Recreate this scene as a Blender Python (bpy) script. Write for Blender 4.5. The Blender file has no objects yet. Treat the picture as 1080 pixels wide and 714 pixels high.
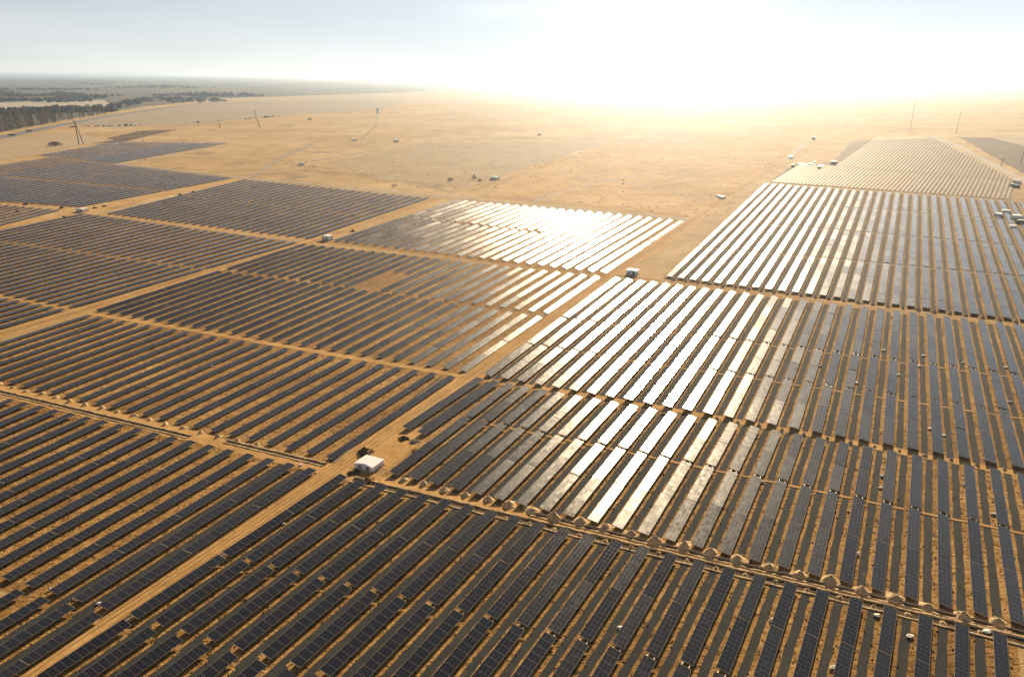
import bpy, bmesh, math, random
from mathutils import Vector, Matrix
R_ = math.radians
rnd = random.Random(7)
scene = bpy.context.scene
COL = scene.collection

# ------------------------------------------------------------------ camera
HC = 110.0                       # drone height above the plain (m)
FPX = 820.0
PITCH = math.atan(279.0 / FPX)
cam_d = bpy.data.cameras.new("camera")
cam_d.sensor_width = 36.0
cam_d.lens = FPX / 1080.0 * 36.0
cam_d.clip_start = 1.0
cam_d.clip_end = 200000.0
cam = bpy.data.objects.new("camera", cam_d)
cam.location = (0, 0, HC)
cam.rotation_euler = (math.pi / 2 - PITCH, 0, 0)
COL.objects.link(cam)
scene.camera = cam

# ------------------------------------------------------------------ light
SUN_AZ, SUN_EL = R_(19.5), R_(24.0)        # azimuth clockwise from +Y
GLOW_AZ, GLOW_EL = R_(10.4), R_(1.0)
def dirv(az, el): return Vector((math.sin(az) * math.cos(el), math.cos(az) * math.cos(el), math.sin(el)))
world = bpy.data.worlds.new("World")
scene.world = world
world.use_nodes = True
nt = world.node_tree
nt.nodes.clear()
out = nt.nodes.new('ShaderNodeOutputWorld')
sky = nt.nodes.new('ShaderNodeTexSky')
sky.sky_type = 'NISHITA'
sky.sun_disc = False
sky.sun_elevation = SUN_EL
sky.sun_rotation = SUN_AZ
sky.air_density = 0.6
sky.dust_density = 0.0
sky.ozone_density = 1.0
bg = nt.nodes.new('ShaderNodeBackground')
bg.inputs[1].default_value = 0.048
hs = nt.nodes.new('ShaderNodeHueSaturation'); hs.inputs['Saturation'].default_value = 0.34
nt.links.new(sky.outputs[0], hs.inputs['Color']); nt.links.new(hs.outputs[0], bg.inputs[0])
tc = nt.nodes.new('ShaderNodeTexCoord')
def wmath(op, a, b=None):
    n = nt.nodes.new('ShaderNodeMath'); n.operation = op
    for i, v in enumerate((a, b)):
        if v is None: continue
        if isinstance(v, (int, float)): n.inputs[i].default_value = v
        else: nt.links.new(v, n.inputs[i])
    return n.outputs[0]
def lobe(direction, power):
    d = nt.nodes.new('ShaderNodeVectorMath'); d.operation = 'DOT_PRODUCT'
    nt.links.new(tc.outputs['Generated'], d.inputs[0]); d.inputs[1].default_value = direction
    return wmath('POWER', wmath('MAXIMUM', d.outputs['Value'], 0.0), power)
def add_bg(val_socket, color, k):
    b = nt.nodes.new('ShaderNodeBackground'); b.inputs[0].default_value = (*color, 1)
    nt.links.new(wmath('MULTIPLY', val_socket, k), b.inputs[1])
    return b.outputs[0]
G = dirv(GLOW_AZ, GLOW_EL)
S = dirv(SUN_AZ, SUN_EL)
shaders = [bg.outputs[0],
           add_bg(lobe(G, 2000.0), (1.0, 0.84, 0.62), 720.0),
           add_bg(lobe(G, 260.0), (1.0, 0.95, 0.86), .4),
           add_bg(lobe(G, 40.0), (1.0, 0.93, 0.84), 0.05),
           add_bg(lobe(S, 60.0), (1.0, 0.95, 0.88), 0.03)]
# pale milky veil of thin high cloud
sx = nt.nodes.new('ShaderNodeSeparateXYZ'); nt.links.new(tc.outputs['Generated'], sx.inputs[0])
mp = nt.nodes.new('ShaderNodeMapping'); mp.inputs['Scale'].default_value = (1.5, 1.5, 9.0)
nt.links.new(tc.outputs['Generated'], mp.inputs[0])
ns = nt.nodes.new('ShaderNodeTexNoise'); ns.inputs['Scale'].default_value = 2.2; ns.inputs['Detail'].default_value = 5.0
nt.links.new(mp.outputs[0], ns.inputs['Vector'])
low = wmath('POWER', wmath('SUBTRACT', 1.0, wmath('ABSOLUTE', sx.outputs['Z'])), 3.0)
veil = wmath('MULTIPLY', low, wmath('MULTIPLY', wmath('POWER', ns.outputs[0], 2.5), 4.5))
shaders.append(add_bg(veil, (1.0, 0.90, 0.84), 0.05))
acc = shaders[0]
for s in shaders[1:]:
    a = nt.nodes.new('ShaderNodeAddShader'); nt.links.new(acc, a.inputs[0]); nt.links.new(s, a.inputs[1]); acc = a.outputs[0]
nt.links.new(acc, out.inputs['Surface'])

sun_d = bpy.data.lights.new("sun", 'SUN')
sun_d.energy = 5.0
sun_d.angle = R_(0.6)
sun_d.color = (1.0, 0.77, 0.49)
sun = bpy.data.objects.new("sun", sun_d)
sun.rotation_euler = (-S).to_track_quat('-Z', 'Y').to_euler()
sun.location = S * 500
COL.objects.link(sun)
scene.view_settings.view_transform = 'Standard'
scene.view_settings.look = 'None'
scene.view_settings.exposure = 0.78
scene.view_settings.gamma = 1.0
scene.view_settings.use_curve_mapping = False
scene.cycles.max_bounces = 5
scene.cycles.volume_bounces = 0

# ------------------------------------------------------------------ helpers
CT, ST = math.cos(PITCH), math.sin(PITCH)
def at(x, y):
    """ground point (z = 0) seen at photograph pixel x, y"""
    a = x - 540.0; u = 357.0 - y
    fw = FPX * CT + u * ST; up = -FPX * ST + u * CT
    return Vector((a / -up * HC, fw / -up * HC))
def pix(p, z=0.0):
    dx, dy, dz = p[0], p[1], z - HC
    f = dy * CT - dz * ST; u = dy * ST + dz * CT
    if f < 1: return None
    return (540 + FPX * dx / f, 357 - FPX * u / f)
def V3(p, z=0.0): return Vector((p[0], p[1], z))

def link(name, me, mat=None, parent=None, loc=None, rotz=None):
    o = bpy.data.objects.new(name, me)
    COL.objects.link(o)
    if mat is not None:
        me.materials.clear() if me.materials else None
        for m in (mat if isinstance(mat, (list, tuple)) else [mat]): me.materials.append(m)
    if parent: o.parent = parent
    if loc is not None: o.location = loc
    if rotz is not None: o.rotation_euler[2] = rotz
    return o
def tag(o, label=None, cat=None, group=None, kind=None):
    if label: o['label'] = label
    if cat: o['category'] = cat
    if group: o['group'] = group
    if kind: o['kind'] = kind
    return o
def empty(name, loc, rotz=0.0):
    o = bpy.data.objects.new(name, None); COL.objects.link(o)
    o.location = loc; o.rotation_euler[2] = rotz; o.empty_display_size = 1.0
    return o
class MB:
    """collects raw geometry for one mesh"""
    def __init__(s): s.v = []; s.f = []; s.m = []
    def quad(s, pts, mi=0):
        n = len(s.v); s.v += [tuple(p) for p in pts]; s.f.append(tuple(range(n, n + len(pts)))); s.m.append(mi)
    def box(s, c, sz, M=None, mi=0, top=1.0, topmi=None):
        n = len(s.v)
        for dz in (-.5, .5):
            k = top if dz > 0 else 1.0
            for dx, dy in ((-.5, -.5), (.5, -.5), (.5, .5), (-.5, .5)):
                p = Vector((dx * sz[0] * k, dy * sz[1] * k, dz * sz[2]))
                if M is not None: p = M @ p
                s.v.append((p[0] + c[0], p[1] + c[1], p[2] + c[2]))
        for k, q in enumerate(((3, 2, 1, 0), (4, 5, 6, 7), (0, 1, 5, 4), (1, 2, 6, 5), (2, 3, 7, 6), (3, 0, 4, 7))):
            s.f.append(tuple(n + i for i in q)); s.m.append(topmi if (k == 1 and topmi is not None) else mi)
    def tube(s, a, b, r0, r1, n=6, mi=0):
        a = Vector(a); b = Vector(b); d = (b - a).normalized()
        q = d.to_track_quat('Z', 'Y'); st = len(s.v)
        for p, r in ((a, r0), (b, r1)):
            for i in range(n):
                t = 2 * math.pi * i / n
                s.v.append(tuple(p + q @ Vector((math.cos(t) * r, math.sin(t) * r, 0))))
        for i in range(n):
            j = (i + 1) % n
            s.f.append((st + i, st + j, st + n + j, st + n + i)); s.m.append(mi)
        s.f.append(tuple(st + n + i for i in range(n))); s.m.append(mi)
        s.f.append(tuple(st + n - 1 - i for i in range(n))); s.m.append(mi)
    def mesh(s, name, smooth=False):
        me = bpy.data.meshes.new(name); me.from_pydata(s.v, [], s.f)
        me.polygons.foreach_set('material_index', s.m)
        if smooth: me.polygons.foreach_set('use_smooth', [True] * len(s.f))
        me.update(); return me
    def build(s, name, mat, parent=None, loc=None, rotz=None, smooth=False):
        return link(name, s.mesh(name, smooth), mat, parent, loc, rotz)

# ------------------------------------------------------------------ materials
def material(name, base=(.5, .5, .5), rough=.8, metal=0.0, spec=.5):
    m = bpy.data.materials.new(name); m.use_nodes = True
    p = m.node_tree.nodes['Principled BSDF']
    p.inputs['Base Color'].default_value = (*base, 1); p.inputs['Roughness'].default_value = rough
    p.inputs['Metallic'].default_value = metal; p.inputs['Specular IOR Level'].default_value = spec
    return m, m.node_tree, p
def noise(t, vec, scale, detail=5, rough=.55, sc3=None, dist=0.0):
    if sc3:
        mpn = t.nodes.new('ShaderNodeMapping'); mpn.inputs['Scale'].default_value = sc3; t.links.new(vec, mpn.inputs[0]); vec = mpn.outputs[0]
    n = t.nodes.new('ShaderNodeTexNoise'); n.inputs['Scale'].default_value = scale; n.inputs['Detail'].default_value = detail
    n.inputs['Roughness'].default_value = rough; n.inputs['Distortion'].default_value = dist
    t.links.new(vec, n.inputs['Vector']); return n.outputs[0]
def ramp(t, fac, stops):
    r = t.nodes.new('ShaderNodeValToRGB'); e = r.color_ramp.elements
    while len(e) > 1: e.remove(e[-1])
    e[0].position = stops[0][0]; e[0].color = (*stops[0][1], 1)
    for p, c in stops[1:]:
        k = e.new(p); k.color = (*c, 1)
    t.links.new(fac, r.inputs[0]); return r.outputs[0]
def mix(t, fac, a, b, mode='MIX'):
    n = t.nodes.new('ShaderNodeMix'); n.data_type = 'RGBA'; n.blend_type = mode
    for i, v in ((0, fac), (6, a), (7, b)):
        if isinstance(v, (int, float)): n.inputs[i].default_value = v
        elif isinstance(v, tuple): n.inputs[i].default_value = (*v, 1)
        else: t.links.new(v, n.inputs[i])
    return n.outputs[2]
def tmath(t, op, a, b=None, c=None):
    n = t.nodes.new('ShaderNodeMath'); n.operation = op
    for i, v in enumerate((a, b, c)):
        if v is None: continue
        if isinstance(v, (int, float)): n.inputs[i].default_value = v
        else: t.links.new(v, n.inputs[i])
    return n.outputs[0]
def coords(t, kind='Object'):
    n = t.nodes.new('ShaderNodeTexCoord'); return n.outputs[kind]
def bump(t, p, h, strength=.5, dist=.2):
    b = t.nodes.new('ShaderNodeBump'); b.inputs['Strength'].default_value = strength; b.inputs['Distance'].default_value = dist
    t.links.new(h, b.inputs['Height']); t.links.new(b.outputs[0], p.inputs['Normal'])

def soil(name, c_dark, c_mid, c_light, big=.012, fine=.45, spots=None, bstr=.6, bd=.25, streak=None):
    m, t, p = material(name, rough=.95, spec=.15)
    co = coords(t)
    n1 = noise(t, co, big, 6, .6); n2 = noise(t, co, fine, 6, .65, sc3=streak)
    f = tmath(t, 'ADD', tmath(t, 'MULTIPLY', n1, .5), tmath(t, 'MULTIPLY', n2, .5))
    col = ramp(t, f, [(.30, c_dark), (.50, c_mid), (.70, c_light)])
    if spots:
        n3 = noise(t, co, spots[0], 3, .6)
        col = mix(t, ramp(t, n3, [(spots[1], (0, 0, 0)), (spots[1] + .08, (1, 1, 1))]), col, spots[2])
    t.links.new(col, p.inputs['Base Color'])
    bump(t, p, tmath(t, 'ADD', n2, tmath(t, 'MULTIPLY', noise(t, co, 1.6, 4, .6), .5)), bstr, bd)
    return m
M = {}
M['desert'] = soil('desert', (.24, .15, .06), (.42, .285, .13), (.58, .43, .24), big=.005, fine=.035, spots=(.015, .60, (.25, .18, .10)), bd=1.2, bstr=.8)
M['sand'] = soil('sand', (.27, .155, .055), (.44, .275, .11), (.60, .41, .20), big=.008, fine=.05, spots=(.03, .62, (.30, .20, .10)), bd=1.2, bstr=.8)
M['stubble'] = soil('stubble', (.26, .18, .10), (.33, .24, .14), (.40, .30, .19), big=.02, fine=.08, spots=(.03, .62, (.25, .19, .12)))
M['field_soil'] = soil('field_soil', (.10, .05, .016), (.32, .18, .058), (.58, .37, .145), big=.03, fine=.36, spots=(.7, .56, (.06, .036, .014)), bstr=1.0, bd=.7)
M['road'] = soil('road', (.32, .185, .06), (.45, .27, .10), (.58, .375, .16), big=.05, fine=.4, spots=(.35, .68, (.26, .17, .08)), bstr=.5, bd=.2)
M['spoil'] = soil('spoil', (.42, .29, .15), (.62, .45, .26), (.74, .58, .37), big=.3, fine=1.6, bstr=.9, bd=.4)
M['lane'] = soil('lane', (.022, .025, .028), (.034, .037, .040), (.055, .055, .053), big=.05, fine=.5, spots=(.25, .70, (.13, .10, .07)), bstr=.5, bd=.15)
M['trench'] = soil('trench', (.05, .035, .02), (.09, .06, .035), (.13, .09, .05), big=.3, fine=1.6)  # dark tone carries the shade of trenches and kerbs
M['plain'] = soil('plain', (.045, .052, .05), (.085, .085, .07), (.16, .14, .10), big=.0011, fine=.004, spots=(.0016, .58, (.075, .085, .06)))
M['plain_tan'] = soil('plain_tan', (.26, .20, .12), (.38, .29, .18), (.46, .36, .24), big=.0009, fine=.003)
M['plough'] = soil('plough', (.07, .038, .022), (.10, .058, .034), (.14, .085, .05), big=.02, fine=.08)
M['pale_field'] = soil('pale_field', (.25, .20, .14), (.30, .245, .175), (.36, .29, .21), big=.004, fine=.02)
M['asphalt'] = soil('asphalt', (.12, .12, .125), (.17, .17, .175), (.21, .21, .21), big=.01, fine=.06, bstr=.1)
M['gravel'] = soil('gravel', (.30, .27, .23), (.38, .34, .29), (.45, .41, .35), big=.01, fine=.06, bstr=.2)

def panel_mat(r0=.135):
    m, t, p = material('solar_glass', (.012, .016, .028), rough=.2, spec=.75)
    co = coords(t)
    s = t.nodes.new('ShaderNodeSeparateXYZ'); t.links.new(co, s.inputs[0])
    def line(sock, period, w, off=0.0):
        f = tmath(t, 'FRACT', tmath(t, 'DIVIDE', tmath(t, 'ADD', sock, 200.0 + off), period))
        d = tmath(t, 'MINIMUM', f, tmath(t, 'SUBTRACT', 1.0, f))
        return tmath(t, 'LESS_THAN', d, w / period)
    lx = line(s.outputs[0], 20.0 / 12, .015)
    ly = line(s.outputs[1], 2.6 / 3 * math.cos(R_(12)), .006, .5 * 2.6 / 3 * math.cos(R_(12)))
    l = tmath(t, 'MAXIMUM', lx, tmath(t, 'MULTIPLY', ly, .35))
    oi = t.nodes.new('ShaderNodeObjectInfo')
    dust = noise(t, co, .6, 3, .6)
    cell = mix(t, oi.outputs['Random'], (.006, .008, .016), (.012, .015, .024))
    cell = mix(t, tmath(t, 'MULTIPLY', dust, .05), cell, (.22, .16, .10))
    t.links.new(mix(t, l, cell, (.26, .24, .21)), p.inputs['Base Color'])
    r = tmath(t, 'ADD', r0, tmath(t, 'MULTIPLY', dust, .06))
    t.links.new(mix(t, l, mix(t, oi.outputs['Random'], r, tmath(t, 'ADD', r, .05)), (.8, .8, .8)), p.inputs['Roughness'])
    t.links.new(mix(t, l, (.75, .75, .75), (.1, .1, .1)), p.inputs['Specular IOR Level'])
    cb = t.nodes.new('ShaderNodeCombineXYZ')
    t.links.new(tmath(t, 'FLOOR', tmath(t, 'DIVIDE', tmath(t, 'ADD', s.outputs[0], 200.0), 20.0 / 12)), cb.inputs[0])
    t.links.new(tmath(t, 'FLOOR', tmath(t, 'MULTIPLY', tmath(t, 'ADD', s.outputs[1], 20.0), 1.17)), cb.inputs[1])
    t.links.new(tmath(t, 'MULTIPLY', oi.outputs['Random'], 971.0), cb.inputs[2])
    wn = t.nodes.new('ShaderNodeTexWhiteNoise'); wn.noise_dimensions = '3D'; t.links.new(cb.outputs[0], wn.inputs['Vector'])
    def vm(op, a, b):
        n = t.nodes.new('ShaderNodeVectorMath'); n.operation = op
        for i, v in enumerate((a, b)):
            if v is None: continue
            if isinstance(v, tuple): n.inputs[i].default_value = v
            else: t.links.new(v, n.inputs[i])
        return n.outputs[0]
    geo = t.nodes.new('ShaderNodeNewGeometry')
    jit = vm('MULTIPLY', vm('SUBTRACT', wn.outputs['Color'], (.5, .5, .5)), (.020, .020, .020))
    t.links.new(vm('NORMALIZE', vm('ADD', geo.outputs['Normal'], jit), None), p.inputs['Normal'])
    return m
M['glass'] = panel_mat()
M['smooth_glass'] = panel_mat(.05)      # smoother copy that keeps sun glare off the foreground rows
M['alu'] = material('aluminium_rim', (.34, .30, .24), .8, 0, .1)[0]
M['back'] = material('module_back', (.10, .10, .11), .7)[0]
M['steel'] = material('galvanised_steel', (.42, .41, .39), .5, .8)[0]

# ------------------------------------------------------------------ ground
def sheet(name, mat, pts, z, jitter=0.0, step=20.0, kind='structure', label=None):
    """flat polygon with slightly ragged edges"""
    r = random.Random(hash(name) % 999 + len(pts) if False else len(pts) * 31 + int(abs(pts[0][0]) * 7) % 977)
    out_ = []
    n = len(pts)
    for i in range(n):
        a, b = Vector(pts[i]), Vector(pts[(i + 1) % n]); L = (b - a).length
        k = max(1, min(200, int(L / step))) if jitter else 1
        nrm = Vector((b.y - a.y, a.x - b.x)).normalized()
        for j in range(k):
            out_.append(a.lerp(b, j / k) + (nrm * r.uniform(-jitter, jitter)))
    bm = bmesh.new()
    vs = [bm.verts.new((p.x, p.y, z)) for p in out_]
    f = bm.faces.new(vs)
    if f.normal.z < 0 or True:
        bm.normal_update()
        if f.normal.z < 0: f.normal_flip()
    bmesh.ops.triangulate(bm, faces=bm.faces[:])
    me = bpy.data.meshes.new(name); bm.to_mesh(me); bm.free()
    return tag(link(name, me, mat), label, kind=kind)
def ribbon(name, mat, pts, width, z, jit=.15, step=4.0, kind='structure'):
    """a road along a centre line; width may be one number or one per point"""
    r = random.Random(int(abs(pts[0][0]) * 13) + 5)
    if not isinstance(width, (list, tuple)): width = [width] * len(pts)
    cs = []
    for i in range(len(pts) - 1):
        a, b = Vector(pts[i]), Vector(pts[i + 1]); k = max(1, min(300, int((b - a).length / step)))
        for j in range(k): cs.append((a.lerp(b, j / k), width[i] + (width[i + 1] - width[i]) * j / k))
    cs.append((Vector(pts[-1]), width[-1]))
    mb = MB(); prev = None
    for i, (p, w) in enumerate(cs):
        q = cs[min(i + 1, len(cs) - 1)][0] - cs[max(i - 1, 0)][0]
        nrm = Vector((-q.y, q.x)).normalized()
        l = p + nrm * (w / 2 * (1 + r.uniform(-jit, jit))); rr = p - nrm * (w / 2 * (1 + r.uniform(-jit, jit)))
        mb.v += [(l.x, l.y, z), (rr.x, rr.y, z)]
        if i: n = len(mb.v); mb.f.append((n - 4, n - 3, n - 1, n - 2)); mb.m.append(0)
    o = mb.build(name, mat); return tag(o, kind=kind)

E_ = 60000.0
g = MB(); g.quad([(-E_, -3000, 0), (E_, -3000, 0), (E_, E_, 0), (-E_, E_, 0)])
tag(g.build('ground', M['desert']), kind='structure')
# the far plain, greyer farmland beyond the site
sheet('plain', M['plain_tan'], [at(-500, 112), at(1600, 106), (E_ * .98, E_ * .5), (E_ * .98, E_ * .98), (-E_ * .98, E_ * .98), (-E_ * .98, E_ * .3)], .05)
sheet('plain', M['plain'], [at(-500, 150), at(0, 140), at(70, 126), at(150, 113), at(235, 104), at(420, 98), at(560, 90), (9000, E_ * .9), (-E_ * .9, E_ * .9), (-E_ * .9, 9000), (-9000, 3500)], .10, 3.0, 60)
sheet('field', M['pale_field'], [at(68, 131), at(120, 122), at(178, 114), at(240, 108), at(330, 105.5), at(430, 108), at(400, 116), at(300, 122), at(180, 133), at(120, 135)], .15, 3.0, 40)
sheet('field', M['gravel'], [at(-60, 112), at(30, 107), at(110, 106), at(118, 112), at(60, 117), at(-60, 122)], .15, 3.0, 60)
sheet('field', M['plough'], [at(88, 152.5), at(118, 145), at(150, 138), at(188, 137), at(160, 143), at(130, 150)], .10, 1.5, 20)
sheet('field', M['plough'], [at(1012, 145), at(1200, 149), at(1300, 175), at(1160, 200), at(1076, 182)], .10, 1.5, 20)
sheet('field', M['pale_field'], [at(1040, 144.5), at(1200, 147), at(1200, 158), at(1090, 157)], .15, 1.0, 20)
sheet('field', M['plain_tan'], [at(-80, 186), at(0, 168), at(120, 148), at(70, 140), at(-80, 152)], .12, 1.0, 20)
sheet('field', M['stubble'], [at(346, 170), at(420, 158), at(450, 151), at(640, 149), at(560, 176), at(498, 197), at(400, 190)], .14, 2.0, 15)
sheet('field', M['sand'], [at(505, 207), at(560, 181), at(660, 151.5), at(842, 150), at(826, 166), at(735, 229), at(600, 217)], .16, 2.0, 15)
ribbon('highway', M['asphalt'], [at(-60, 156), at(0, 145.5), at(60, 133), at(118, 122), at(178, 113.4), at(230, 108)], [34, 34, 32, 30, 30, 30], .20, .02, 30)
ribbon('road', M['gravel'], [at(982, 143.5), at(1010, 154), at(1040, 170), at(1078, 190), at(1140, 222)], [16, 12, 11, 10, 9], .16, .1, 10)

# dirt tracks beyond the site
ribbon('dirt_track', M['road'], [at(497, 200), at(560, 178), at(612, 163), at(655, 150)], [7, 7, 8, 10], .30, .3, 8)
ribbon('dirt_track', M['gravel'], [at(330, 170), at(400, 158), at(450, 149.5), at(520, 145.5), at(700, 147)], [6, 7, 9, 12, 14], .35, .3, 10)
ribbon('dirt_track', M['pale_field'], [at(265, 188), at(300, 165), at(330, 152)], [5, 10, 10], .25, .3, 8)
ribbon('dirt_track', M['gravel'], [at(830, 168), at(848, 152), at(862, 146)], [7, 7, 8], .25, .3, 8)
# light sandy margins along the outer edge of the panel field
def margin(pts, w, z): return ribbon('dirt_track', M['gravel'], pts, w, z, .35, 5)
margin([at(118, 172.5), at(200, 181.5), at(262, 188.5), at(360, 197.5), at(470, 208), at(600, 220), at(728, 232)], 5.0, .20)
margin([at(-40, 174), at(60, 160.5), at(112, 153.3), at(150, 148.8), at(200, 148.6), at(240, 151)], 5.5, .22)
margin([at(124, 174.5), at(180, 164.5), at(242, 153)], 5.0, .24)

# ------------------------------------------------------------------ the panel rows
TILT = R_(9.5); WID = 2.6; LOWZ = 1.0
CZ = LOWZ + WID / 2 * math.sin(TILT)
HALF = WID / 2 * math.cos(TILT)
def table_mesh(L, name='panel_table'):
    mb = MB(); Rm = Matrix.Rotation(-TILT, 3, 'X').inverted()     # +Y edge is the high one
    mb.box((0, 0, 0), (L - .12, WID, .05), Rm, mi=2, topmi=0)
    for sgn in (-1, 1):
        c = Rm @ Vector((0, sgn * (WID / 2 + .02), .004))
        mb.box(c, (L - .12, .035, .06), Rm, mi=1)
    for sgn in (-1, 1):
        c = Rm @ Vector((sgn * (L - .12) / 2 + sgn * .026, 0, .012))
        mb.box(c, (.05, WID + .1, .075), Rm, mi=1)
    return mb.mesh(name)
TABLE = table_mesh(20.0)
for m_ in (M['glass'], M['alu'], M['back']): TABLE.materials.append(m_)
TABLE_SMOOTH = TABLE.copy(); TABLE_SMOOTH.materials[0] = M['smooth_glass']
def frame_mesh(L, tilt):
    mb = MB(); n = max(2, int(round(L / 4.2)))
    Rm = Matrix.Rotation(tilt, 3, 'X')
    for i in range(n):
        x = -L / 2 + 1.2 + (L - 2.4) * i / (n - 1)
        for y in (-HALF * .62, HALF * .62):
            z = CZ + y * math.tan(tilt) - .24
            mb.box((x, y, z / 2), (.12, .12, z))
        mb.box((x, 0, CZ - .22), (.08, WID * .9, .08), Rm)
    for y in (-HALF * .55, HALF * .55):
        mb.box((0, y, CZ + y * math.tan(tilt) - .15), (L - .3, .07, .06))
    return mb.mesh('support_frame')

def cross(p, q, a, b):
    """t on p->q where it meets line a-b"""
    d = q - p; e = b - a; den = d.x * e.y - d.y * e.x
    if abs(den) < 1e-9: return None
    return ((a.x - p.x) * e.y - (a.y - p.y) * e.x) / den
BLOCKS = []
def block(key, anchor, near, far, n, pitch, daz, where, side='L', cuts=(), skip=(), holes=(), clip=None):
    """rows on the plain: the anchor row is given by two image points, each next row lies one pitch further
    to the side ('L' or 'R') and turns by daz degrees; near and far are the end lines of the block"""
    P, Q = at(*anchor[0]), at(*anchor[1])
    if (Q - P).y < 0: P, Q = Q, P
    az0 = math.atan2((Q - P).x, (Q - P).y)
    n0, n1, f0, f1 = at(*near[0]), at(*near[1]), at(*far[0]), at(*far[1])
    mid = P.lerp(Q, .5)
    rows = []; cur = mid.copy(); az = az0; ends = []
    for k in range(n):
        d = Vector((math.sin(az), math.cos(az))); side_v = Vector((-d.y, d.x)) if side == 'L' else Vector((d.y, -d.x))
        if k: cur = cur + side_v * pitch * HC
        ta = cross(cur, cur + d, n0, n1); tb = cross(cur, cur + d, f0, f1)
        az += R_(daz)
        if ta is None or tb is None or k in skip: continue
        if clip:
            tc_ = cross(cur, cur + d, at(*clip[0]), at(*clip[1]))
            if tc_ is not None: tb = min(tb, tc_)
        a, b = cur + d * ta, cur + d * tb
        if (b - a).dot(d) < 8: continue
        vis = []; inside = 0
        S_ = max(20, int((b - a).length / 4))
        for i in range(S_ + 1):
            q = pix(a.lerp(b, i / S_), 1.5)
            if q and -80 < q[0] < 1160 and q[1] < 800 and a.lerp(b, i / S_).y > 20: vis.append(i / S_)
            if q and -2 < q[0] < 1082 and q[1] < 716: inside += 1
        if not inside or not vis: continue
        a, b = a.lerp(b, min(vis)), a.lerp(b, max(vis))
        if (b - a).length < 9: continue
        g_ = []
        for (c0, c1, gap) in cuts:
            t_ = cross(a, b, at(*c0), at(*c1))
            if t_ is not None and .02 < t_ < .98: g_.append((t_, gap))
        rows.append(dict(a=a, b=b, gaps=sorted(g_), where=where, key=key))
        ends.append((a, b))
    for i, r in enumerate(rows): r['ord'] = i + 1
    BLOCKS.append((key, rows, ends))
    return rows

T0 = ((17, 620), (279, 699))
def off(line, dy): return tuple((x, y + dy) for x, y in line)
TR1 = ((0, 412), (370, 500)); TR2 = ((370, 500), (1080, 672))
G12 = ((505, 445), (1080, 563), 1.2)
rows_B1a = block('B1a', ((331, 497), (98, 652)), off(T0, -3), ((0, 421), (331, 497.5)), 40, .0675, -.28, 'left of the main road, between trench and foreground gap')
rows_B1b = block('B1b', ((98, 655), (20, 707)), ((-100, 790), (400, 980)), off(T0, 5), 25, .0675, -.28, 'left of the main road in the bottom left corner')
rows_B2b = block('B2b', ((60, 711), (138, 659)), ((-100, 860), (400, 1100)), off(T0, 5), 12, .0612, .04, 'right of the main road at the bottom edge', 'R')
rows_B2a = block('B2a', ((64, 707), (362, 506)), off(T0, -3), off(TR2, 7), 48, .0610, .05, 'right of the main road, in front of the spoil heap trench', 'R', cuts=(((700, 700), (1080, 790), 1.0),))
rows_B3 = block('B3', ((350, 484), (478, 398)), off(TR1, -9), ((94, 334), (480, 399)), 50, .0705, -.13, 'left of the main road, directly behind the long trench', clip=((0, 358.5), (94, 331)))
rows_B4 = block('B4', ((489, 392), (630, 293)), ((94, 328), (489, 393)), ((338, 260.5), (632, 293)), 27, .0712, -.12, 'left of the main road, second block behind the trench', cuts=(((370, 305), (575, 332), 2.0), ((370, 305), (316, 297), 2.0)), holes=())
rows_B5 = block('B5', ((80, 323.5), (308, 257.5)), ((-400, 300), (-100, 400)), ((110, 229), (316, 257)), 25, .082, -.35, 'left of the diagonal side road, behind the left end', cuts=(((0, 313), (77, 327), 4.0), ((0, 255), (200, 282), 2.5)))
rows_B5d = block('B5d', ((-30, 246), (58, 223)), ((-400, 220), (-100, 290)), ((0, 216), (62, 222)), 9, .085, -.3, 'at the far left edge beside the white hut crossing')
rows_B6 = block('B6', ((330, 250), (450, 210)), ((118, 227), (328, 253)), ((262, 190.5), (455, 210)), 25, .083, -.35, 'between the two diagonal side roads', cuts=(((202, 208), (360, 225), 2.0),))
rows_B7 = block('B7', ((640, 286), (720, 233.5)), ((360, 256), (642, 289)), ((474, 211), (722, 234)), 25, .0765, -.16, 'left of the main road, at the edge of the open desert', cuts=(((360, 225), (528, 241), 2.0), ((528, 241), (680, 262), 2.0)))
rows_B8 = block('B8', ((520, 394), (652, 295)), ((506, 397), (1080, 497)), ((650, 295), (1080, 346)), 50, .0640, .06, 'right of the main road, between the second and third cross road', 'R', cuts=(((595, 337), (720, 353), 1.6), ((720, 353), (1080, 398), 1.6), ((588, 369), (1080, 438), 1.3)))
rows_B9 = block('B9', ((428, 493), (541, 406)), off(TR2, -8), ((506, 402), (1080, 504)), 50, .0612, .05, 'right of the main road, directly behind the spoil heap trench', 'R', cuts=(G12,))
rows_B9s = block('B9s', ((429, 454), (506, 402.5)), ((420, 452), (470, 470)), ((506, 402), (700, 434)), 2, .061, .0, 'in the short pair beside the road, above the white station hut', 'R')
rows_B10 = block('B10', ((706, 293), (808, 195.5)), ((690, 292), (1080, 340)), ((804, 194.5), (1066, 213.5)), 31, .0665, .12, 'in the bright block at upper right of the main road', 'R', cuts=(((723, 260), (1078, 293), 2.6), ((784, 235), (1080, 261), 2.2), ((784, 211), (1038, 231), 2.2)))
rows_B12a = block('B12a', ((88, 217.5), (244, 188)), ((0, 213), (88, 219)), ((124, 174.5), (246, 188.5)), 34, .088, -.40, 'far left, left of the upper diagonal road', cuts=(((57, 191), (134, 198), 5.0),))
rows_B12b = block('B12b', ((124, 172), (236, 152)), ((0, 160), (124, 173.5)), ((140, 150.5), (238, 151.5)), 19, .088, -.38, 'in the farthest strip at upper left')

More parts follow.
